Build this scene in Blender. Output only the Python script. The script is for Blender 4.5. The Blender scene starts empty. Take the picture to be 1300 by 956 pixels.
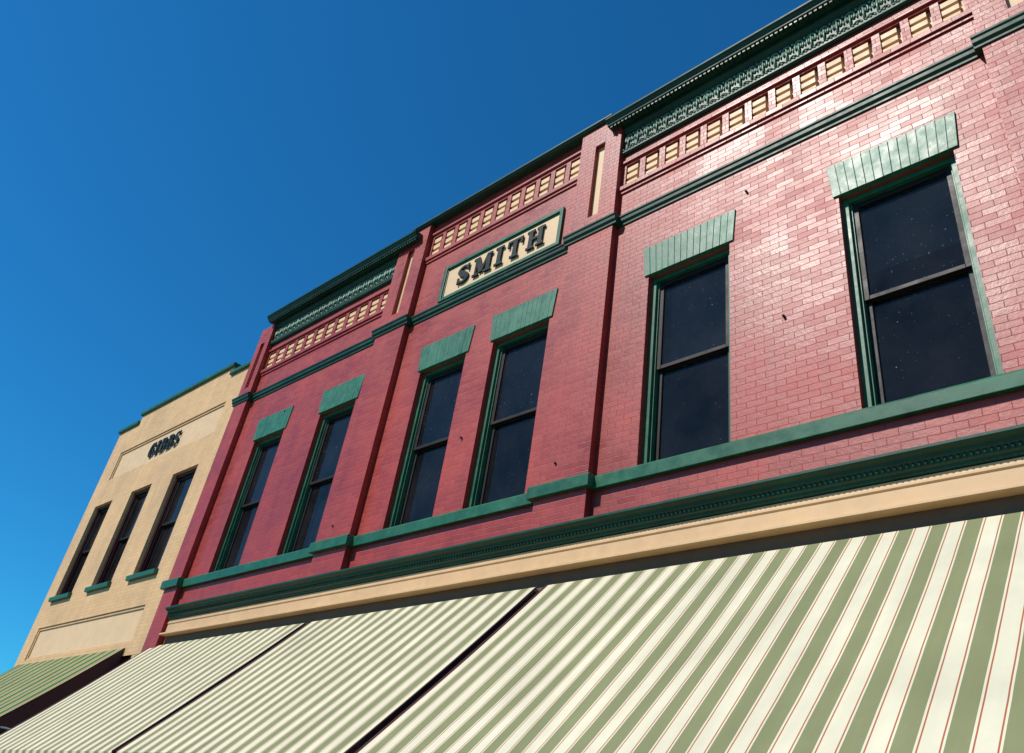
import bpy, bmesh, math, random
from mathutils import Matrix, Vector
random.seed(7)
D=6.0; CZ=1.6
def U(x): return x*D
def Z(z): return CZ+D*z
WY=6.0; PY=5.90
scene=bpy.context.scene

# ------------------------------------------------------------------ materials
def newmat(name):
    m=bpy.data.materials.new(name); m.use_nodes=True
    nt=m.node_tree; b=nt.nodes['Principled BSDF']
    return m,nt,b
def N(nt,t,**kw):
    n=nt.nodes.new(t)
    for k,v in kw.items(): setattr(n,k,v)
    return n
def math_(nt,op,a,b=None,c=None):
    n=N(nt,'ShaderNodeMath',operation=op)
    for i,v in enumerate((a,b,c)):
        if v is None: continue
        if isinstance(v,(int,float)): n.inputs[i].default_value=v
        else: nt.links.new(v,n.inputs[i])
    return n.outputs[0]
def noise(nt,vec,scale,detail=4,rough=.55):
    n=N(nt,'ShaderNodeTexNoise'); n.inputs['Scale'].default_value=scale
    n.inputs['Detail'].default_value=detail; n.inputs['Roughness'].default_value=rough
    nt.links.new(vec,n.inputs['Vector']); return n.outputs['Fac']
def maprange(nt,v,a,b,c,d):
    n=N(nt,'ShaderNodeMapRange'); nt.links.new(v,n.inputs[0])
    for i,x in enumerate((a,b,c,d)): n.inputs[i+1].default_value=x
    return n.outputs[0]
def mulcol(nt,col,val):
    n=N(nt,'ShaderNodeVectorMath',operation='SCALE')
    nt.links.new(col,n.inputs[0]); nt.links.new(val,n.inputs['Scale']); return n.outputs[0]

def paint(name,col,rough=.4,var=.18,bump=.25,spec=.5,scale=6):
    m,nt,b=newmat(name)
    tc=N(nt,'ShaderNodeTexCoord').outputs['Object']
    n1=noise(nt,tc,scale,4,.65); n2=noise(nt,tc,scale*.15,2); n3=noise(nt,tc,90,2)
    rgb=N(nt,'ShaderNodeRGB'); rgb.outputs[0].default_value=(*col,1)
    f=math_(nt,'MULTIPLY',maprange(nt,n1,.3,.7,1-var,1+var),maprange(nt,n2,.3,.7,1-var*.7,1+var*.7))
    nt.links.new(mulcol(nt,rgb.outputs[0],f),b.inputs['Base Color'])
    nt.links.new(maprange(nt,n1,.3,.7,rough-.07,rough+.1),b.inputs['Roughness'])
    b.inputs['Specular IOR Level'].default_value=spec
    h=math_(nt,'ADD',n1,math_(nt,'MULTIPLY',n3,.25))
    bp=N(nt,'ShaderNodeBump'); bp.inputs['Strength'].default_value=bump; bp.inputs['Distance'].default_value=.006
    nt.links.new(h,bp.inputs['Height']); nt.links.new(bp.outputs[0],b.inputs['Normal'])
    return m

def brick(name,c1,c2,mortar,rough=.5,bump=.9,bw=.203,rh=.0685,spec=.5,grime=.15,chip=(.5,.3,.25)):
    m,nt,b=newmat(name)
    tc=N(nt,'ShaderNodeTexCoord').outputs['Object']
    sp=N(nt,'ShaderNodeSeparateXYZ'); nt.links.new(tc,sp.inputs[0])
    u=math_(nt,'ADD',sp.outputs[0],sp.outputs[1])
    w1=noise(nt,tc,9,1); w2=noise(nt,tc,13,1)
    u2=math_(nt,'ADD',u,math_(nt,'MULTIPLY',math_(nt,'SUBTRACT',w1,.5),.016))
    v2=math_(nt,'ADD',sp.outputs[2],math_(nt,'MULTIPLY',math_(nt,'SUBTRACT',w2,.5),.012))
    cb=N(nt,'ShaderNodeCombineXYZ'); nt.links.new(u2,cb.inputs[0]); nt.links.new(v2,cb.inputs[1])
    def bt(a,c,mo,ms=.0038):
        t=N(nt,'ShaderNodeTexBrick'); t.offset=.5
        nt.links.new(cb.outputs[0],t.inputs['Vector'])
        t.inputs['Color1'].default_value=(*a,1);t.inputs['Color2'].default_value=(*c,1);t.inputs['Mortar'].default_value=(*mo,1)
        t.inputs['Scale'].default_value=1;t.inputs['Mortar Size'].default_value=ms;t.inputs['Mortar Smooth'].default_value=.6
        t.inputs['Brick Width'].default_value=bw;t.inputs['Row Height'].default_value=rh
        return t
    t=bt(c1,c2,mortar)
    t2=bt((0,0,0),(1,1,1),(.5,.5,.5))
    n1=noise(nt,tc,1.1,4,.6); n2=noise(nt,tc,22,4,.65); n3=noise(nt,tc,60,2)
    mp=N(nt,'ShaderNodeMapping'); mp.inputs['Scale'].default_value=(3.5,3.5,.35); nt.links.new(tc,mp.inputs[0])
    n4=noise(nt,mp.outputs[0],1.6,4,.6)
    f=math_(nt,'MULTIPLY',maprange(nt,n1,.3,.7,1-grime,1+grime*.6),maprange(nt,n2,.3,.7,.90,1.08))
    f=math_(nt,'MULTIPLY',f,maprange(nt,n4,.35,.7,1.04,1-grime*.8))
    # small chips where the paint has come off
    n5=noise(nt,tc,17,3,.7)
    mc=N(nt,'ShaderNodeMix'); mc.data_type='RGBA'; mc.inputs[7].default_value=(*chip,1)
    nt.links.new(maprange(nt,n5,.735,.765,0,.55),mc.inputs[0])
    nt.links.new(mulcol(nt,t.outputs['Color'],f),mc.inputs[6]); nt.links.new(mc.outputs[2],b.inputs['Base Color'])
    b.inputs['Specular IOR Level'].default_value=spec
    t2bw=N(nt,'ShaderNodeRGBToBW'); nt.links.new(t2.outputs['Color'],t2bw.inputs[0])
    r=math_(nt,'ADD',maprange(nt,t2bw.outputs[0],0,1,rough-.05,rough+.05),maprange(nt,n1,.3,.7,-.06,.07))
    r=math_(nt,'ADD',r,math_(nt,'MULTIPLY',t.outputs['Fac'],.18))
    nt.links.new(r,b.inputs['Roughness'])
    h=math_(nt,'MULTIPLY',math_(nt,'SUBTRACT',1,t.outputs['Fac']),.5)
    h=math_(nt,'ADD',h,math_(nt,'MULTIPLY',n2,.65)); h=math_(nt,'ADD',h,math_(nt,'MULTIPLY',n3,.2))
    h=math_(nt,'ADD',h,math_(nt,'MULTIPLY',t2bw.outputs[0],.15))
    bp=N(nt,'ShaderNodeBump'); bp.inputs['Strength'].default_value=bump; bp.inputs['Distance'].default_value=.005
    nt.links.new(h,bp.inputs['Height']); nt.links.new(bp.outputs[0],b.inputs['Normal'])
    return m

def stripes(name,period,ramp,off=0,rough=.8,trans=.12):
    m,nt,b=newmat(name)
    tc=N(nt,'ShaderNodeTexCoord').outputs['Object']
    sp=N(nt,'ShaderNodeSeparateXYZ'); nt.links.new(tc,sp.inputs[0])
    wob=math_(nt,'MULTIPLY',math_(nt,'SUBTRACT',noise(nt,tc,2.5,2),.5),.006)
    f=math_(nt,'FRACT',math_(nt,'ADD',math_(nt,'DIVIDE',math_(nt,'ADD',sp.outputs[0],wob),period),100+off))
    cr=N(nt,'ShaderNodeValToRGB'); cr.color_ramp.interpolation='CONSTANT'
    el=cr.color_ramp.elements
    el[0].position=ramp[0][0]; el[0].color=(*ramp[0][1],1)
    el[1].position=ramp[1][0]; el[1].color=(*ramp[1][1],1)
    for p,c in ramp[2:]:
        e=el.new(p); e.color=(*c,1)
    nt.links.new(f,cr.inputs[0])
    n1=noise(nt,tc,1.7,5,.6); n3=noise(nt,tc,250,2)
    mp=N(nt,'ShaderNodeMapping'); mp.inputs['Scale'].default_value=(6,.5,.5); nt.links.new(tc,mp.inputs[0])
    n4=noise(nt,mp.outputs[0],1.2,4)
    g=math_(nt,'MULTIPLY',maprange(nt,n1,.3,.7,.88,1.05),maprange(nt,n4,.3,.7,1.04,.93))
    nt.links.new(mulcol(nt,cr.outputs[0],g),b.inputs['Base Color'])
    b.inputs['Roughness'].default_value=rough; b.inputs['Specular IOR Level'].default_value=.2
    bp=N(nt,'ShaderNodeBump'); bp.inputs['Strength'].default_value=.25; bp.inputs['Distance'].default_value=.004
    nt.links.new(math_(nt,'ADD',math_(nt,'MULTIPLY',n3,.4),noise(nt,tc,5,3)),bp.inputs['Height']); nt.links.new(bp.outputs[0],b.inputs['Normal'])
    tr=N(nt,'ShaderNodeBsdfTranslucent'); nt.links.new(cr.outputs[0],tr.inputs[0])
    mx=N(nt,'ShaderNodeMixShader'); mx.inputs[0].default_value=trans
    nt.links.new(b.outputs[0],mx.inputs[1]); nt.links.new(tr.outputs[0],mx.inputs[2])
    nt.links.new(mx.outputs[0],nt.nodes['Material Output'].inputs[0])
    return m

def glass_mat():
    m=bpy.data.materials.new('window_glass'); m.use_nodes=True; nt=m.node_tree; nt.nodes.clear()
    out=N(nt,'ShaderNodeOutputMaterial')
    tc=N(nt,'ShaderNodeTexCoord').outputs['Object']
    bp=N(nt,'ShaderNodeBump'); bp.inputs['Strength'].default_value=.12; bp.inputs['Distance'].default_value=.01
    nt.links.new(noise(nt,tc,2.2,2),bp.inputs['Height'])
    fr=N(nt,'ShaderNodeFresnel'); fr.inputs[0].default_value=1.45
    nt.links.new(bp.outputs[0],fr.inputs['Normal'])
    tr=N(nt,'ShaderNodeBsdfTransparent'); tr.inputs[0].default_value=(.44,.42,.44,1)
    gl=N(nt,'ShaderNodeBsdfGlossy'); gl.inputs['Roughness'].default_value=.02; gl.inputs['Color'].default_value=(.75,.60,.56,1)
    nt.links.new(bp.outputs[0],gl.inputs['Normal'])
    mx=N(nt,'ShaderNodeMixShader'); nt.links.new(fr.outputs[0],mx.inputs[0])
    nt.links.new(tr.outputs[0],mx.inputs[1]); nt.links.new(gl.outputs[0],mx.inputs[2])
    df=N(nt,'ShaderNodeBsdfDiffuse'); df.inputs[0].default_value=(.5,.47,.52,1)
    n=noise(nt,tc,42,2,.6); n2=noise(nt,tc,1.3,6,.65)
    d=math_(nt,'ADD',maprange(nt,n,.70,.78,0,.4),maprange(nt,n2,.35,.75,.010,.036))
    mx2=N(nt,'ShaderNodeMixShader'); nt.links.new(d,mx2.inputs[0])
    nt.links.new(mx.outputs[0],mx2.inputs[1]); nt.links.new(df.outputs[0],mx2.inputs[2])
    nt.links.new(mx2.outputs[0],out.inputs[0])
    return m

RED=brick('red_painted_brick',(.325,.024,.013),(.360,.029,.016),(.235,.015,.009),rough=.46,bump=.6,spec=.58,grime=.2,chip=(.45,.20,.15))
TANB=brick('tan_painted_brick',(.61,.375,.175),(.65,.41,.20),(.51,.305,.14),rough=.62,bump=.5,spec=.35,grime=.1,chip=(.5,.3,.15))
BEIGE=paint('beige_paint',(.60,.375,.185),rough=.5,var=.07)
GAPSHADOW=paint('shadow_brown_gap',(.13,.070,.035),rough=.7,var=.15)  # dark brown puts the shadow under the fascia into the colour
CREAMP=paint('cream_panel',(.66,.44,.235),rough=.55,var=.05)
GREEN=paint('green_trim_paint',(.012,.095,.045),rough=.42,var=.22,spec=.42)
GREENL=paint('green_lintel_paint',(.020,.130,.066),rough=.45,var=.22,bump=.5)
GREEND=paint('dark_green_cornice_paint',(.006,.044,.024),rough=.45,var=.25,spec=.3)
GREENO=paint('green_ornament_paint',(.14,.24,.16),rough=.4,var=.25)
LETT=paint('letter_paint',(.007,.014,.010),rough=.5,var=.1,spec=.2)
SASH=paint('sash_paint',(.014,.010,.009),rough=.5,var=.15,spec=.25)
MAROON=paint('maroon_frame_paint',(.045,.008,.008),rough=.45,var=.15,spec=.3)
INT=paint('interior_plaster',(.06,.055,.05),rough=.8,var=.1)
SHADE=paint('roller_shade_fabric',(.19,.175,.175),rough=.8,var=.05)
CURT=paint('curtain_fabric',(.34,.34,.36),rough=.9,var=.05)
ROOF=paint('roof_membrane',(.12,.12,.12),rough=.9)
METAL=paint('awning_frame_metal',(.35,.34,.32),rough=.4)
AWSHADOW=paint('awning_side_shadow',(.06,.02,.02),rough=.7)  # dark maroon paints in the shade of awning gaps and side wings
GLASS=glass_mat()
SAGE=(.225,.235,.115); CR=(.69,.63,.46); RB=(.40,.12,.055)
AWN=stripes('striped_canvas',.235,[(0,SAGE),(.44,CR),(.49,RB),(.525,CR),(.915,RB),(.95,CR)])
GD=(.045,.13,.045); AWG=stripes('green_striped_canvas',.40,[(0,GD),(.42,(.55,.42,.2)),(.52,(.45,.14,.05)),(.60,GD),(.72,(.5,.40,.2)),(.86,GD)],trans=.06)

# ------------------------------------------------------------------ mesh builder
class MB:
    def __init__(s): s.v=[];s.f=[]
    def quad(s,*p):
        i=len(s.v); s.v+=list(p); s.f.append(tuple(range(i,i+len(p))))
    def box(s,x0,x1,y0,y1,z0,z1):
        i=len(s.v)
        s.v+=[(x0,y0,z0),(x1,y0,z0),(x1,y1,z0),(x0,y1,z0),(x0,y0,z1),(x1,y0,z1),(x1,y1,z1),(x0,y1,z1)]
        for q in ((0,3,2,1),(4,5,6,7),(0,1,5,4),(1,2,6,5),(2,3,7,6),(3,0,4,7)): s.f.append(tuple(i+k for k in q))
    def hexa(s,a,b):
        i=len(s.v); s.v+=list(a)+list(b)
        for q in ((0,1,2,3),(7,6,5,4),(0,4,5,1),(1,5,6,2),(2,6,7,3),(3,7,4,0)): s.f.append(tuple(i+k for k in q))
    def extr(s,prof,x0,x1,yb):
        n=len(prof); i=len(s.v)
        s.v+=[(x0,yb-e,z) for e,z in prof]+[(x1,yb-e,z) for e,z in prof]
        for k in range(n):
            j=(k+1)%n; s.f.append((i+k,i+j,i+n+j,i+n+k))
        s.f.append(tuple(i+k for k in range(n))[::-1]); s.f.append(tuple(i+n+k for k in range(n)))
    def grid(s,x0,x1,z0,z1,y,ops=(),d=.25):
        xs=sorted({x0,x1}|{c for o in ops for c in o[:2]}); zs=sorted({z0,z1}|{c for o in ops for c in o[2:4]})
        for a,b in zip(xs,xs[1:]):
            for c,e in zip(zs,zs[1:]):
                mx=(a+b)/2;mz=(c+e)/2
                if any(o[0]<mx<o[1] and o[2]<mz<o[3] for o in ops): continue
                s.quad((a,y,c),(b,y,c),(b,y,e),(a,y,e))
        for o in ops:
            a,b,c,e=o[:4]; dd=o[4] if len(o)>4 else d; Y=y+dd
            s.quad((a,y,c),(a,Y,c),(a,Y,e),(a,y,e)); s.quad((b,y,c),(b,y,e),(b,Y,e),(b,Y,c))
            s.quad((a,y,c),(b,y,c),(b,Y,c),(a,Y,c)); s.quad((a,y,e),(a,Y,e),(b,Y,e),(b,y,e))
    def tube(s,pts,r,n=6,closed=False):
        pts=[Vector(p) for p in pts]; i0=len(s.v); m=len(pts)
        for k,p in enumerate(pts):
            a=pts[max(k-1,0)]; b=pts[min(k+1,m-1)]; t=(b-a).normalized()
            up=Vector((0,1,0)) if abs(t.y)<.9 else Vector((1,0,0))
            u=t.cross(up).normalized(); w=t.cross(u)
            for q in range(n):
                an=2*math.pi*q/n; s.v.append(tuple(p+u*math.cos(an)*r+w*math.sin(an)*r))
        for k in range(m-1):
            for q in range(n):
                a=i0+k*n+q;b=i0+k*n+(q+1)%n; s.f.append((a,b,b+n,a+n))
        s.f.append(tuple(i0+q for q in range(n))[::-1]); s.f.append(tuple(i0+(m-1)*n+q for q in range(n)))
    def ball(s,c,rx,ry,rz,n=8,m=5):
        i0=len(s.v)
        for a in range(1,m):
            th=math.pi*a/m
            for q in range(n):
                ph=2*math.pi*q/n
                s.v.append((c[0]+rx*math.sin(th)*math.cos(ph),c[1]+ry*math.sin(th)*math.sin(ph),c[2]+rz*math.cos(th)))
        t=len(s.v); s.v+=[(c[0],c[1],c[2]+rz),(c[0],c[1],c[2]-rz)]
        for a in range(m-2):
            for q in range(n):
                p=i0+a*n+q;r=i0+a*n+(q+1)%n; s.f.append((p,r,r+n,p+n))
        for q in range(n):
            s.f.append((t,i0+(q+1)%n,i0+q)); s.f.append((t+1,i0+(m-2)*n+q,i0+(m-2)*n+(q+1)%n))
    def strip(s,pts,ws,yf,yb):
        L=[];R=[]
        for k,p in enumerate(pts):
            a=pts[max(k-1,0)];b=pts[min(k+1,len(pts)-1)]
            dx=b[0]-a[0];dz=b[1]-a[1];l=math.hypot(dx,dz); nx=-dz/l;nz=dx/l;w=ws[k]/2
            L.append((p[0]+nx*w,p[1]+nz*w));R.append((p[0]-nx*w,p[1]-nz*w))
        i=len(s.v);n=len(pts)
        for k in range(n):
            s.v+=[(L[k][0],yf,L[k][1]),(R[k][0],yf,R[k][1]),(R[k][0],yb,R[k][1]),(L[k][0],yb,L[k][1])]
        for k in range(n-1):
            a=i+4*k
            for q in range(4): s.f.append((a+q,a+(q+1)%4,a+4+(q+1)%4,a+4+q))
        s.f.append((i,i+1,i+2,i+3)); e=i+4*(n-1); s.f.append((e+3,e+2,e+1,e))
    def done(s,name,mat,parent=None,recalc=True,bevel=0,smooth=False):
        me=bpy.data.meshes.new(name); me.from_pydata(s.v,[],s.f); me.update()
        if recalc:
            bm=bmesh.new(); bm.from_mesh(me); bmesh.ops.recalc_face_normals(bm,faces=bm.faces); bm.to_mesh(me); bm.free()
        if smooth:
            for p in me.polygons: p.use_smooth=True
        o=bpy.data.objects.new(name,me); scene.collection.objects.link(o); me.materials.append(mat)
        if parent: o.parent=parent
        if bevel:
            b=o.modifiers.new('bevel','BEVEL'); b.width=bevel; b.segments=2; b.limit_method='ANGLE'; b.angle_limit=math.radians(40)
        return o
def empty(name):
    o=bpy.data.objects.new(name,None); scene.collection.objects.link(o); return o

# ------------------------------------------------------------------ red building
red=empty('red_brick_commercial_building')
XL,XR=U(-2.377),U(-.01)
P=[(U(-2.377),U(-2.30)),(U(-1.648),U(-1.525)),(U(-.972),U(-.852)),(U(-.132),U(-.01))]
zb,zt=Z(.627),Z(1.036)
WIN=[(-2.18,-2.022),(-1.845,-1.685),(-1.43,-1.27),(-1.182,-1.015),(-.762,-.587),(-.385,-.206)]
WIN=[(U(a),U(b),zb,zt) for a,b in WIN]
def dent(xa,xb,n,z0,z1):
    p=(xb-xa)/n; r=[]
    for i in range(n): r.append((xa+p*i+p*.14,xa+p*i+p*.86,z0,z1,.075))
    return r
dL=dent(P[0][1]+.02,P[1][0]-.02,12,Z(1.325),Z(1.388))
dC=dent(P[1][1]+.02,P[2][0]-.02,11,Z(1.442),Z(1.512))
dR=dent(P[2][1]+.02,P[3][0]-.02,14,Z(1.325),Z(1.388))
w=MB()
m1=(P[1][0]+P[1][1])/2; m2=(P[2][0]+P[2][1])/2
ZT=10.70; ZC=Z(1.556)
w.grid(XL,m1,4.2,ZT,WY,WIN[:2]+dL)
w.grid(m1,m2,4.2,ZC,WY,WIN[2:4]+dC)
w.grid(m2,XR,4.2,ZT,WY,WIN[4:]+dR)
w.done('front_wall',RED,red,recalc=False)
bk=MB(); tb=MB()
for ops in (dL,dC,dR):
    for a,b,c,e,d in ops:
        bk.box(a-.01,b+.01,WY+.07,WY+.09,c-.01,e+.01)
        h=(e-c)/6
        for k in range(3):
            j=random.uniform(-.003,.003)
            tb.box(a+.004,b-.045,WY+.018+j,WY+.072,c+h*(2*k+.3),c+h*(2*k+1.55))
bk.done('panel_backs',BEIGE,red); tb.done('panel_brick_teeth',CREAMP,red,bevel=.004)
slot_z={1:(Z(1.262),Z(1.49)),2:(Z(1.262),Z(1.49)),0:(Z(1.262),Z(1.44)),3:(Z(1.262),Z(1.49))}
pm=MB(); sb=MB()
for i,(a,b) in enumerate(P):
    top={0:Z(1.505),1:ZC,2:ZC,3:Z(1.50)}[i]; z0=0.13 if i in(0,3) else 4.84
    mid=(a+b)/2; hw=.085 if i else .07
    op=[(mid-hw,mid+hw,slot_z[i][0],slot_z[i][1],.07)]
    pm.grid(a,b,z0,top,PY,op)
    pm.quad((a,PY,z0),(a,PY,top),(a,WY+.05,top),(a,WY+.05,z0)); pm.quad((b,PY,z0),(b,WY+.05,z0),(b,WY+.05,top),(b,PY,top))
    pm.quad((a,PY,top),(b,PY,top),(b,WY+.05,top),(a,WY+.05,top)); pm.quad((a,PY,z0),(a,WY+.05,z0),(b,WY+.05,z0),(b,PY,z0))
    sb.box(mid-hw-.01,mid+hw+.01,PY+.065,PY+.08,slot_z[i][0]-.01,slot_z[i][1]+.01)
pm.done('pilasters',RED,red,recalc=False); sb.done('pilaster_slot_backs',BEIGE,red)
b=MB()
b.box(XL,XL+.3,WY+.05,18,0,10.4); b.box(XR-.3,XR,WY+.05,18,0,10.4); b.box(XL+.3,XR-.3,17.7,18,0,10.4)
b.box(m1,m2,WY+.12,WY+.3,10.0,ZC-.002)
b.box(XL+.3,m1-.01,WY+.12,WY+.3,10.0,ZT-.002);b.box(m2+.01,XR-.3,WY+.12,WY+.3,10.0,ZT-.002)
b.done('side_and_rear_walls',RED,red)
b=MB(); b.box(XL+.3,XR-.3,WY+.3,17.7,9.9,10.05); b.done('roof',ROOF,red)
b=MB(); b.box(XL+.3,XR-.3,WY+.26,17.7,4.35,4.6); b.box(XL+.3,XR-.3,WY+.26,17.7,8.15,8.3); b.box(XL+.3,XR-.3,11,11.15,4.6,8.15)
for x in (m1,m2): b.box(x-.08,x+.08,WY+.26,11,4.6,8.15)
b.box(XL+.3,XR-.3,WY+.251,WY+.259,Z(1.036)+.0,8.15)
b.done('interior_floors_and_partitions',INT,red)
b=MB()
a_,b_,c_,e_=WIN[1]; n=60
for k in range(n):
    def cx(t): return (a_+.1+(b_-a_-.2)*.8*t, WY+.40+.022*math.sin(t*38)+.01*math.sin(t*91))
    p=cx(k/n);q=cx((k+1)/n); b.quad((p[0],p[1],c_),(q[0],q[1],c_),(q[0],q[1],c_+1.05),(p[0],p[1],c_+1.05))
b.done('curtain',CURT,red,recalc=False,smooth=True)
# small iron wall anchors left in the brickwork
b=MB()
for x,z in ((U(-.93),Z(.665)),(U(-.49),Z(.83)),(U(-1.60),Z(.66)),(U(-1.225),Z(.80)),(U(-.55),Z(1.14)),(U(-2.05),Z(1.10))):
    b.tube([(x,WY+.02,z),(x,WY-.12 if abs(x-m1)<.4 or abs(x-m2)<.4 else WY-.03,z)],.014,8)
b.done('iron_wall_anchors',SASH,red,smooth=True)

def run(mb,prof,e):
    def full(p,bk): return [(bk,p[0][1])]+p+[(bk,p[-1][1])]
    segs=[]
    for (a,b) in P:
        aa=a-e if a>XL+.01 else XL-e; bb=b+e
        mb.extr(full(prof,-.10),aa,bb,PY)
        segs.append((aa,bb))
    for (s1,s2) in zip(segs,segs[1:]):
        mb.extr(full(prof,-.02),s1[1],s2[0],WY)
mb=MB(); z=Z(1.204)
run(mb,[(.018,z),(.02,z+.045),(.045,z+.055),(.05,z+.105),(.065,z+.115),(.066,z+.14),(.03,z+.155)],.065)
mb.done('string_course',GREEND,red,bevel=.004)
mb=MB(); run(mb,[(.06,Z(.601)),(.065,Z(.6215)),(.05,Z(.6255))],.06); mb.done('window_sill_course',GREEN,red,bevel=.006)
mb=MB()
for (a,b,zl,zu) in ((P[0][1],P[1][0],1.309,1.394),(P[1][1],P[2][0],1.424,1.52),(P[2][1],P[3][0],1.309,1.394)):
    mb.box(a-.001,b+.001,WY-.045,WY+.02,Z(zl),Z(zl)+.07); mb.box(a-.001,b+.001,WY-.022,WY+.02,Z(zl)-.05,Z(zl)-.001)
    mb.box(a-.001,b+.001,WY-.03,WY+.02,Z(zu),Z(zu)+.045)
mb.done('corbel_ledges',RED,red,bevel=.004)
mb=MB(); mb.extr([(-.42,ZC+.001),(.03,ZC+.001),(.035,ZC+.02),(.06,ZC+.03),(.06,ZC+.06),(-.42,ZC+.07)],P[1][0]+.3,P[2][1]-.16,PY)
mb.done('parapet_coping',GREEND,red,bevel=.004)
# cornices
cor=MB(); orn=MB(); mod=MB()
for (xa,xb,ca,cb) in ((P[0][1]+.003,P[1][0]-.003,U(-2.318),U(-1.552)),(P[2][1]+.003,P[3][0]-.003,U(-.880),U(-.10))):
    cor.extr([(-.02,10.13),(.03,10.13),(.055,10.15),(.055,10.175),(.035,10.19),(.035,10.22),(.018,10.23),(.018,10.535),(.045,10.55),(.05,10.57),(.08,10.585),(.08,10.657),(-.02,10.657)],xa,xb,WY)
    cor.extr([(-.35,10.66),(.205,10.66),(.215,10.665),(.22,10.69),(.235,10.70),(.25,10.725),(.27,10.74),(.275,10.765),(-.35,10.80)],ca,cb,WY)
    n=int((cb-ca)/.062)
    for i in range(n):
        x=ca+.03+(cb-ca-.06)*(i+.5)/n
        mod.box(x-.017,x+.017,WY-.20,WY-.15,10.622,10.661)
    n=int((xb-xa)/.15); p=(xb-xa)/n; y=WY-.026
    for i in range(n):
        x=xa+p*(i+.5)
        pts=[(x+.054*math.cos(t),y,10.42+.085*math.sin(t)) for t in [math.pi*(-.25+1.5*k/8) for k in range(9)]]
        orn.tube(pts,.012,5)
        orn.tube([(x,y,10.25),(x,y-.012,10.36),(x,y-.004,10.46)],.014,5)
        orn.ball((x-.026,y-.006,10.40),.012,.014,.038,6,4); orn.ball((x+.026,y-.006,10.40),.012,.014,.038,6,4)
        orn.tube([(x+.03,y,10.25),(x+p/2,y-.008,10.29),(x+p-.03,y,10.25)],.012,5)
        orn.ball((x+p/2,y-.004,10.38),.012,.014,.04,6,4); orn.ball((x+p/2,y-.004,10.49),.018,.014,.022,6,4)
    n=int((xb-xa)/.05)
    for i in range(n): orn.ball((xa+(xb-xa)*(i+.5)/n,WY-.05,10.205),.018,.014,.014,6,4)
cor.done('roof_cornices',GREEND,red,bevel=.003); mod.done('cornice_dentils',GREEND,red); orn.done('cornice_frieze_ornament',GREENO,red,smooth=True)
# lower cornice and fascia
xa=U(-2.285); xb=XR+.0
mb=MB(); mb.extr([(-.02,4.662),(.09,4.662),(.10,4.69),(.12,4.70),(.125,4.735),(.145,4.745),(.155,4.775),(.19,4.785),(.205,4.80),(.205,4.825),(.12,4.842),(-.02,4.85)],xa,xb,WY)
mb.done('storefront_cornice',GREEND,red,bevel=.002)
mb=MB(); n=int((xb-xa)/.045)
for i in range(n): mb.ball((xa+(xb-xa)*(i+.5)/n,WY-.125,4.72),.016,.014,.018,6,4)
mb.done('storefront_cornice_egg_moulding',GREEND,red,smooth=True)
mb=MB(); mb.extr([(-.02,4.40),(.15,4.40),(.15,4.425),(.08,4.44),(.065,4.46),(.065,4.585),(.078,4.595),(.078,4.615),(.065,4.625),(.065,4.655),(-.02,4.655)],xa,xb,WY)
mb.done('storefront_fascia',BEIGE,red,bevel=.002)
mb=MB(); mb.box(xa,xb,WY-.03,WY+.02,4.16,4.399); mb.done('awning_shadow_gap_board',GAPSHADOW,red)  # board coloured dark as the shaded gap between fascia and awning

def lintel(mb,bk,x0,x1,zz):
    n=14; h=.435
    for i in range(n):
        a0=x0-.05+(x1-x0+.10)*i/n; a1=x0-.05+(x1-x0+.10)*(i+1)/n
        b0=x0-.085+(x1-x0+.17)*i/n; b1=x0-.085+(x1-x0+.17)*(i+1)/n
        g=.0018; e=WY-.018-random.uniform(0,.004)
        mb.hexa([(a0+g,e,zz),(a1-g,e,zz),(b1-g,e,zz+h),(b0+g,e,zz+h)],[(a0+g,WY+.05,zz),(a1-g,WY+.05,zz),(b1-g,WY+.05,zz+h),(b0+g,WY+.05,zz+h)])
    bk.hexa([(x0-.045,WY-.013,zz+.004),(x1+.045,WY-.013,zz+.004),(x1+.08,WY-.013,zz+h-.004),(x0-.08,WY-.013,zz+h-.004)],
            [(x0-.045,WY+.04,zz+.004),(x1+.045,WY+.04,zz+.004),(x1+.08,WY+.04,zz+h-.004),(x0-.08,WY+.04,zz+h-.004)])
lm=MB(); lb=MB()
for a,b_,c,e in WIN: lintel(lm,lb,a,b_,zt-.001)
lm.done('flat_arch_lintels',GREENL,red,bevel=.003); lb.done('lintel_joints',GREENL,red)

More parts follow.
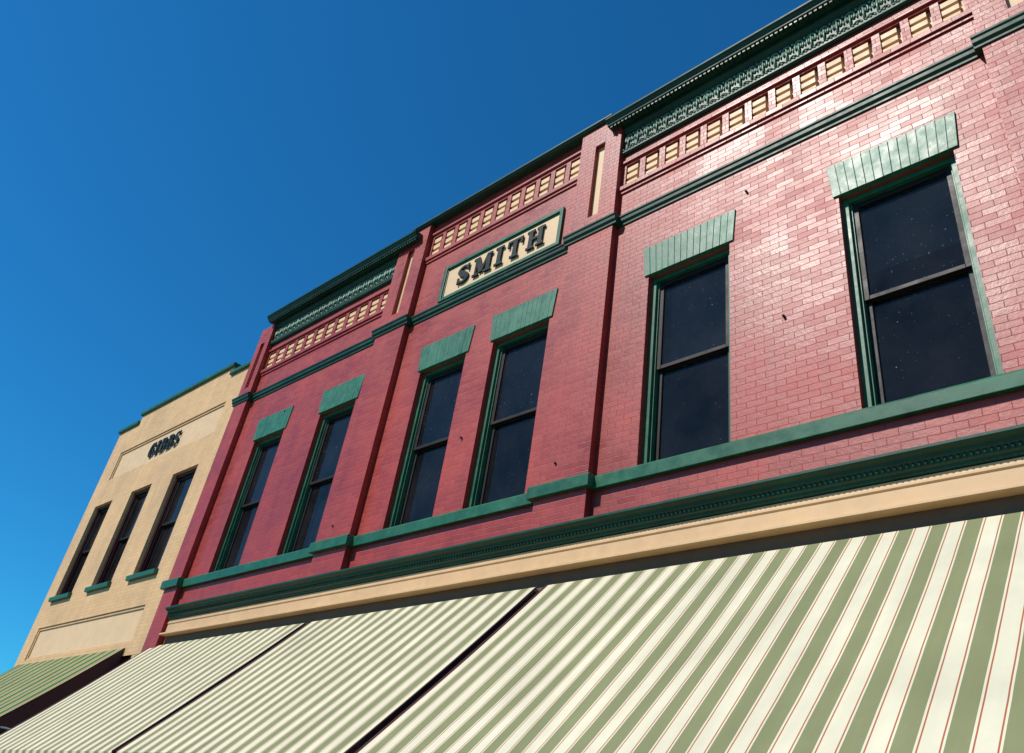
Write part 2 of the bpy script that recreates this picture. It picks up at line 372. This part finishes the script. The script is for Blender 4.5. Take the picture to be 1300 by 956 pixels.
def windows(parent,wins,fm,sm,fw=.06,sashw=.05,shade=True,name='window',rec=.075):
    fr=MB(); sa=MB(); gl=MB(); sh=MB()
    for k,(a,b,c,e) in enumerate(wins):
        t=.002; y0=WY+rec; y1=WY+.245
        fr.box(a-t,a+fw,y0,y1,c-t,e+t); fr.box(b-fw,b+t,y0,y1,c-t,e+t)
        fr.box(a+fw,b-fw,y0+.003,y1,e-fw,e+t); fr.box(a+fw,b-fw,y0+.003,y1,c-t,c+.045)
        for (p,q) in ((a+fw,a+fw+.02),(b-fw-.02,b-fw)): fr.box(p,q,y0+.035,y1-.002,c+.045,e-fw)
        A=a+fw+.02;B=b-fw-.02;C=c+.045;E=e-fw;M=(C+E)/2
        def sash(x0,x1,z0,z1,ys,bot,top):
            s=sashw
            sa.box(x0,x0+s,ys,ys+.04,z0,z1); sa.box(x1-s,x1,ys,ys+.04,z0,z1)
            sa.box(x0+s,x1-s,ys+.002,ys+.038,z0,z0+bot); sa.box(x0+s,x1-s,ys+.002,ys+.038,z1-top,z1)
            gl.quad((x0+s-.005,ys+.02,z0+bot-.005),(x1-s+.005,ys+.02,z0+bot-.005),(x1-s+.005,ys+.02,z1-top+.005),(x0+s-.005,ys+.02,z1-top+.005))
        sash(A,B,M-.02,E,y0+.055,.045,.05); sash(A,B,C,M+.022,y0+.098,.07,.045)
        if shade:
            dz=random.uniform(.0,.08) if k!=5 else .35
            sh.quad((A-.01,WY+.235,M+dz),(B+.01,WY+.235,M+dz),(B+.01,WY+.235,E),(A-.01,WY+.235,E))
    fr.done(name+'_frames',fm,parent,bevel=.004); sa.done(name+'_sashes',sm,parent,bevel=.004)
    gl.done(name+'_glass',GLASS,parent,recalc=False)
    if shade: sh.done(name+'_roller_shades',SHADE,parent,recalc=False)
windows(red,WIN,GREEN,SASH)

def letters(mb,text,x0,x1,z0,z1,yf,dp=.022):
    W={'S':.74,'M':1.12,'I':.46,'T':.86,'H':.98,'G':.84,'B':.80}; gap=.25
    tot=sum(W[c] for c in text)+gap*(len(text)-1)
    H=z1-z0; k=(x1-x0)/tot; x=x0; cnt=[0]
    for ch in text:
        w_=W[ch]; ox=x
        def R(a,b,c,d):
            cnt[0]+=1; o=.0012*(cnt[0]%5)
            mb.box(ox+a*k,ox+b*k,yf-o,yf+dp-o,z0+c*H,z0+d*H)
        def S(pts,ws):
            cnt[0]+=1; o=.0012*(cnt[0]%5)
            mb.strip([(ox+p*k,z0+q*H) for p,q in pts],[v*H for v in ws],yf-o,yf+dp-o)
        def arc(cx,cz,rx,rz,a0,a1,n=12): return [(cx+rx*math.cos(math.radians(a0+(a1-a0)*i/n)),cz+rz*math.sin(math.radians(a0+(a1-a0)*i/n))) for i in range(n+1)]
        sw=.235
        if ch=='I': R(.23-sw/2,.23+sw/2,.0,1); R(.0,.46,0,.13); R(.0,.46,.87,1)
        elif ch=='T':
            R(.43-sw/2,.43+sw/2,.0,.9); R(.0,.86,.87,1); R(0,.1,.64,.88); R(.76,.86,.64,.88); R(.2,.66,0,.13)
        elif ch=='H':
            for c in (.22,.76): R(c-sw/2,c+sw/2,0,1); R(c-.21,c+.21,0,.13); R(c-.21,c+.21,.87,1)
            R(.3,.7,.44,.57)
        elif ch=='M':
            R(.15,.26,0,1); R(.82,.82+sw,0,1); R(.02,.39,0,.13); R(.71,1.14,0,.13); R(.02,.3,.87,1); R(.86,1.14,.87,1)
            S([(.22,1),(.55,.12)],[.25,.25]); S([(.55,.12),(.9,1)],[.14,.14])
        elif ch=='S':
            pts=arc(.37,.74,.27,.2,20,200,9)+[(.2,.6),(.37,.5),(.55,.4)]+arc(.37,.26,.27,.2,20,-160,9)
            n=len(pts); S(pts,[.125+.17*math.exp(-((i-n/2+.5)/3.0)**2) for i in range(n)])
            R(.59,.69,.66,1); R(.05,.15,0,.34)
        elif ch=='G':
            pts=arc(.44,.5,.33,.44,35,325,18); n=len(pts); S(pts,[.13+.13*math.exp(-((i-n/2)/5)**2) for i in range(n)])
            R(.64,.64+.18,.08,.45); R(.5,.86,.42,.53); R(.70,.80,.66,1)
        elif ch=='B':
            R(.12,.12+sw,0,1); R(.0,.3,0,.13); R(0,.3,.87,1)
            S([(.3,.935),(.48,.935)]+arc(.48,.74,.18,.2,80,-80,8)+[(.3,.53)],[.13,.13]+[.13+.1*math.sin(math.pi*i/8) for i in range(9)]+[.1])
            S([(.3,.50),(.50,.49)]+arc(.50,.28,.22,.22,80,-80,8)+[(.3,.065)],[.1,.1]+[.13+.1*math.sin(math.pi*i/8) for i in range(9)]+[.13])
        x+=(w_+gap)*k
def frame(mb,x0,x1,z0,z1,t,yf,yb):
    mb.box(x0,x0+t,yf,yb,z0,z1); mb.box(x1-t,x1,yf,yb,z0,z1); mb.box(x0+t,x1-t,yf+.002,yb,z0,z0+t); mb.box(x0+t,x1-t,yf+.002,yb,z1-t,z1)
sx0,sx1,sz0,sz1=U(-1.42),U(-1.014),Z(1.238),Z(1.354)
mb=MB(); frame(mb,sx0,sx1,sz0,sz1,.06,WY-.045,WY+.02); frame(mb,sx0+.06,sx1-.06,sz0+.06,sz1-.06,.02,WY-.025,WY+.02); mb.done('name_panel_frame',GREEN,red,bevel=.005)
mb=MB(); mb.box(sx0+.075,sx1-.075,WY-.010,WY+.02,sz0+.075,sz1-.075); mb.done('name_panel',CREAMP,red)
mb=MB(); letters(mb,'SMITH',U(-1.360),U(-1.066),Z(1.268),Z(1.326),WY-.045,.024); mb.done('name_letters',LETT,red,bevel=.002)

def storefront(parent,x0,x1,fm,name):
    fr=MB(); gl=MB()
    y=WY+.1
    fr.box(x0,x1,y-.04,y+.08,.13,.65); fr.box(x0,x1,y-.03,y+.08,3.0,3.12); fr.box(x0,x1,y-.03,y+.08,4.1,4.21)
    n=max(2,round((x1-x0)/1.3)); p=(x1-x0)/n; door=n//2
    for i in range(n+1): 
        xx=min(max(x0+p*i,x0+.04),x1-.04); fr.box(xx-.04,xx+.04,y-.035,y+.07,.65,4.1)
    for i in range(n):
        a=x0+p*i+.04;b=x0+p*(i+1)-.04
        gl.quad((a,y+.02,.65),(b,y+.02,.65),(b,y+.02,3.0),(a,y+.02,3.0)); gl.quad((a,y+.02,3.12),(b,y+.02,3.12),(b,y+.02,4.1),(a,y+.02,4.1))
    a=x0+p*door+.04;b=a+p-.08
    fr.box(a,a+.1,y-.06,y-.042,.15,2.3);fr.box(b-.1,b,y-.06,y-.042,.15,2.3);fr.box(a+.1,b-.1,y-.06,y-.042,2.18,2.3);fr.box(a+.1,b-.1,y-.06,y-.042,.15,.5)
    fr.tube([(b-.14,y-.1,1.0),(b-.14,y-.1,1.3)],.012)
    fr.done(name+'_frames',fm,parent,bevel=.004); gl.done(name+'_glass',GLASS,parent,recalc=False)
for i in range(3): storefront(red,(P[0][1],m1,m2)[i]+.01,(m1,m2,P[3][0])[i]-.01,GREEN,'storefront_%d'%(i+1))

# ------------------------------------------------------------------ tan building
tan=empty('tan_brick_commercial_building')
GX0,GX1=U(-3.42),XL-.004
GZl,GZh=Z(1.381),Z(1.419)
ga,gb=U(-3.245),U(-2.535)
GW=[(U(a),U(b),Z(.689),Z(1.039)) for a,b in ((-3.325,-3.17),(-3.01,-2.85),(-2.695,-2.522))]
pan=[(U(-3.31),U(-2.497),Z(1.147),Z(1.268),.05),(U(-3.34),U(-2.508),Z(.468),Z(.579),.05)]
w=MB()
w.grid(GX0,GX1,4.2,GZl,WY,GW+pan)
w.grid(ga,gb,GZl,GZh,WY)
w.done('front_wall',TANB,tan,recalc=False)
mb=MB(); mb.box(GX0,GX0+.3,WY+.001,16,0,GZl-.002); mb.box(GX1-.3,GX1,WY+.05,16,0,GZl-.002); mb.box(GX0+.3,GX1-.3,15.7,16,0,GZl-.3)
mb.box(GX0+.3,GX1-.3,WY+.1,WY+.3,9.3,GZl-.002); mb.box(ga,gb,WY+.002,WY+.3,GZl,GZh-.002)
mb.box(GX0,GX0+.35,WY+.004,WY+.05,.13,4.2); mb.box(GX1-.55,GX1,WY+.004,WY+.05,.13,4.2)
mb.done('side_and_rear_walls',TANB,tan)
mb=MB(); mb.box(GX0+.3,GX1-.3,WY+.3,15.7,9.2,9.3); mb.done('roof',ROOF,tan)
mb=MB(); mb.box(GX0+.3,GX1-.3,WY+.26,15.7,4.4,4.6); mb.box(GX0+.3,GX1-.3,WY+.26,15.7,8.15,8.3); mb.box(GX0+.3,GX1-.3,10,10.1,4.6,8.15); mb.done('interior_floors_and_partitions',INT,tan)
mb=MB(); mb.box(pan[0][0]-.01,pan[0][1]+.01,WY+.045,WY+.07,pan[0][2]-.01,pan[0][3]+.01); mb.box(pan[1][0]-.01,pan[1][1]+.01,WY+.045,WY+.07,pan[1][2]-.01,pan[1][3]+.01)
mb.done('recessed_panels',CREAMP,tan)
mb=MB(); frame(mb,pan[0][0]+.0,pan[0][1],pan[0][2],pan[0][3],.05,WY+.02,WY+.05);frame(mb,pan[1][0],pan[1][1],pan[1][2],pan[1][3],.05,WY+.02,WY+.05); mb.done('panel_borders',TANB,tan,bevel=.004)
mb=MB()
for a,b_,z in ((GX0-.04,ga-.001,GZl),(ga-.04,gb+.04,GZh),(gb+.001,GX1+.0,GZl)):
    mb.extr([(-.32,z+.001),(.05,z+.001),(.06,z+.02),(.06,z+.085),(-.32,z+.1)],a,b_,WY)
mb.done('parapet_coping',GREEN,tan,bevel=.005)
mb=MB()
for a,b_,c,e in GW: mb.extr([(-.02,c-.115),(.07,c-.115),(.08,c-.03),(-.02,c-.003)],a-.06,b_+.06,WY)
mb.done('window_sills',GREEN,tan,bevel=.006)
windows(tan,GW,MAROON,SASH,fw=.07,shade=False)
mb=MB(); letters(mb,'GIBBS',U(-3.015),U(-2.783),Z(1.176),Z(1.234),WY+.005,.024); mb.done('name_letters',LETT,tan,bevel=.002)
storefront(tan,GX0+.36,GX1-.56,MAROON,'storefront')

# ------------------------------------------------------------------ awnings
def awning(name,x0,x1,zt_,proj,slope,mat,y0=WY-.06,val=.24,seed=0,scal=.235):
    e=empty(name); rnd=random.Random(seed)
    nx=int((x1-x0)/.08); ny=24; mb=MB()
    ph=rnd.uniform(0,6)
    def P3(s,t):
        x=x0+(x1-x0)*s
        sag=-.028*math.sin(math.pi*t)*(0.6+.4*math.cos(2*math.pi*(x-x0)/1.25+ph))
        wv=.006*math.sin(x*5.3+ph+3*t)*math.sin(math.pi*t)
        return (x,y0-proj*t,zt_-slope*proj*t+sag+wv)
    for i in range(nx+1):
        for j in range(ny+1): mb.v.append(P3(i/nx,j/ny))
    for i in range(nx):
        for j in range(ny):
            a=i*(ny+1)+j; mb.f.append((a,a+1,a+ny+2,a+ny+1))
    mb.done('canvas',mat,e,recalc=False,smooth=True)
    mb=MB(); m=int((x1-x0)/.0294); zb_=zt_-slope*proj
    for i in range(m):
        xa_=x0+(x1-x0)*i/m; xb_=x0+(x1-x0)*(i+1)/m
        f=lambda x: zb_-val+.05*abs(math.cos(math.pi*(x-x0)/scal))
        mb.quad((xa_,y0-proj-.004,f(xa_)),(xb_,y0-proj-.004,f(xb_)),(xb_,y0-proj-.001,zb_),(xa_,y0-proj-.001,zb_))
    mb.done('valance',mat,e,recalc=False)
    mb=MB()
    for x in (x0+.012,x1-.012):
        mb.quad((x,y0,zt_-.03),(x,y0-proj,zb_-.03),(x,y0,zb_-.03))
    mb.done('side_wings',AWSHADOW,e,recalc=False)  # wings carry their shade in the dark colour
    mb=MB()
    for x in (x0+.03,x1-.03,(x0+x1)/2):
        mb.tube([(x,y0,zt_-.06),(x,y0-proj+.03,zb_-.05)],.016); mb.tube([(x,y0+.04,zb_-.03),(x,y0-proj+.03,zb_-.05)],.014)
    mb.tube([(x0+.01,y0-proj+.03,zb_-.035),(x1-.01,y0-proj+.03,zb_-.035)],.02); mb.tube([(x0+.01,y0+.01,zt_-.03),(x1-.01,y0+.01,zt_-.03)],.025)
    mb.done('frame',METAL,e,smooth=True)
    mb=MB()
    for x in (x0,x1): mb.tube([(x,y0-proj*t/8,zt_-slope*proj*t/8-.028*math.sin(math.pi*t/8)*.8+.002) for t in range(9)],.009,6)
    mb.done('edge_shadow_strip',AWSHADOW,e,smooth=True)  # dark strip along each side edge paints the shaded gap between awnings
    return e
za=4.262
awning('striped_awning',U(-2.335),U(-1.612),za,1.85,1.026,AWN,seed=1)
awning('striped_awning.001',U(-1.592),U(-.944),za,1.85,1.026,AWN,seed=2)
awning('striped_awning.002',U(-.922),U(-.14),za,1.85,1.026,AWN,seed=3)
awning('green_awning',U(-3.36),U(-2.53),Z(.455),1.5,1.0,AWG,y0=WY-.01,seed=4,scal=.2)

# ------------------------------------------------------------------ ground
mb=MB(); mb.quad((-600,-600,0),(600,-600,0),(600,600,0),(-600,600,0)); mb.done('ground',paint('earth',(.14,.12,.09),rough=.95,var=.2,scale=1),recalc=False)
mb=MB(); mb.quad((-200,-11,.004),(200,-11,.004),(200,1.2,.004),(-200,1.2,.004)); mb.done('road',paint('asphalt',(.05,.05,.052),rough=.9,var=.15,bump=.6,scale=30),recalc=False)
mb=MB()
for x in range(-60,60,4): mb.quad((x,-4.96,.008),(x+2,-4.96,.008),(x+2,-4.84,.008),(x,-4.84,.008))
mb.done('lane_markings',paint('road_paint',(.75,.7,.5),rough=.7),recalc=False)
CONC=paint('concrete',(.32,.30,.27),rough=.85,var=.1,bump=.4)
mb=MB()
for i in range(-40,40):
    mb.box(i*1.5+.004,i*1.5+1.496,1.36,3.7,-.05,.13); mb.box(i*1.5+.004,i*1.5+1.496,3.708,6.15,-.05,.13)
mb.done('sidewalk',CONC,bevel=.006)
mb=MB()
for i in range(-20,20): mb.box(i*3+.004,i*3+2.996,1.2,1.352,-.05,.135)
mb.done('kerb',CONC,bevel=.012)
mb=MB(); mb.box(-60,60,-14,-11,-.05,.13); mb.done('sidewalk.001',CONC,bevel=.012)

# ------------------------------------------------------------------ light
sd=Vector((-.27,-.722,.84)).normalized()
elev=math.asin(sd.z); rot=math.atan2(sd.x,sd.y)
sun=bpy.data.lights.new('sun','SUN'); sun.energy=4.9; sun.angle=math.radians(.5); sun.color=(1,.95,.86)
so=bpy.data.objects.new('sun',sun); scene.collection.objects.link(so)
so.rotation_euler=(-sd).to_track_quat('-Z','Y').to_euler()
wd=bpy.data.worlds.new('World'); scene.world=wd; wd.use_nodes=True; nt=wd.node_tree
bg=nt.nodes['Background']; sky=nt.nodes.new('ShaderNodeTexSky'); sky.sky_type='NISHITA'; sky.sun_disc=False
sky.sun_elevation=elev; sky.sun_rotation=rot; sky.altitude=300; sky.air_density=1.0; sky.dust_density=.1; sky.ozone_density=3.0
hs=nt.nodes.new('ShaderNodeHueSaturation'); hs.inputs['Saturation'].default_value=1.15
pf=nt.nodes.new('ShaderNodeVectorMath'); pf.operation='MULTIPLY'; pf.inputs[1].default_value=(.18,.86,1.10)
nt.links.new(sky.outputs[0],hs.inputs['Color']); nt.links.new(hs.outputs[0],pf.inputs[0]); nt.links.new(pf.outputs[0],bg.inputs[0]); bg.inputs[1].default_value=.125

# ------------------------------------------------------------------ camera
cam=bpy.data.cameras.new('camera'); co=bpy.data.objects.new('camera',cam); scene.collection.objects.link(co)
f=Vector((-.6185,.5520,.5593)).normalized(); r=Vector((.7269,.6722,.1405)); r=(r-f*r.dot(f)).normalized(); u=r.cross(f)
M=Matrix(((r.x,u.x,-f.x),(r.y,u.y,-f.y),(r.z,u.z,-f.z))).to_4x4(); M.translation=Vector((0,0,CZ))
co.matrix_world=M
cam.sensor_width=36; cam.sensor_fit='HORIZONTAL'; cam.lens=1055/1300*36; cam.shift_y=-45/1300; cam.clip_end=3000; cam.clip_start=.05
scene.camera=co
scene.view_settings.view_transform='Standard'; scene.view_settings.look='None'; scene.view_settings.exposure=0
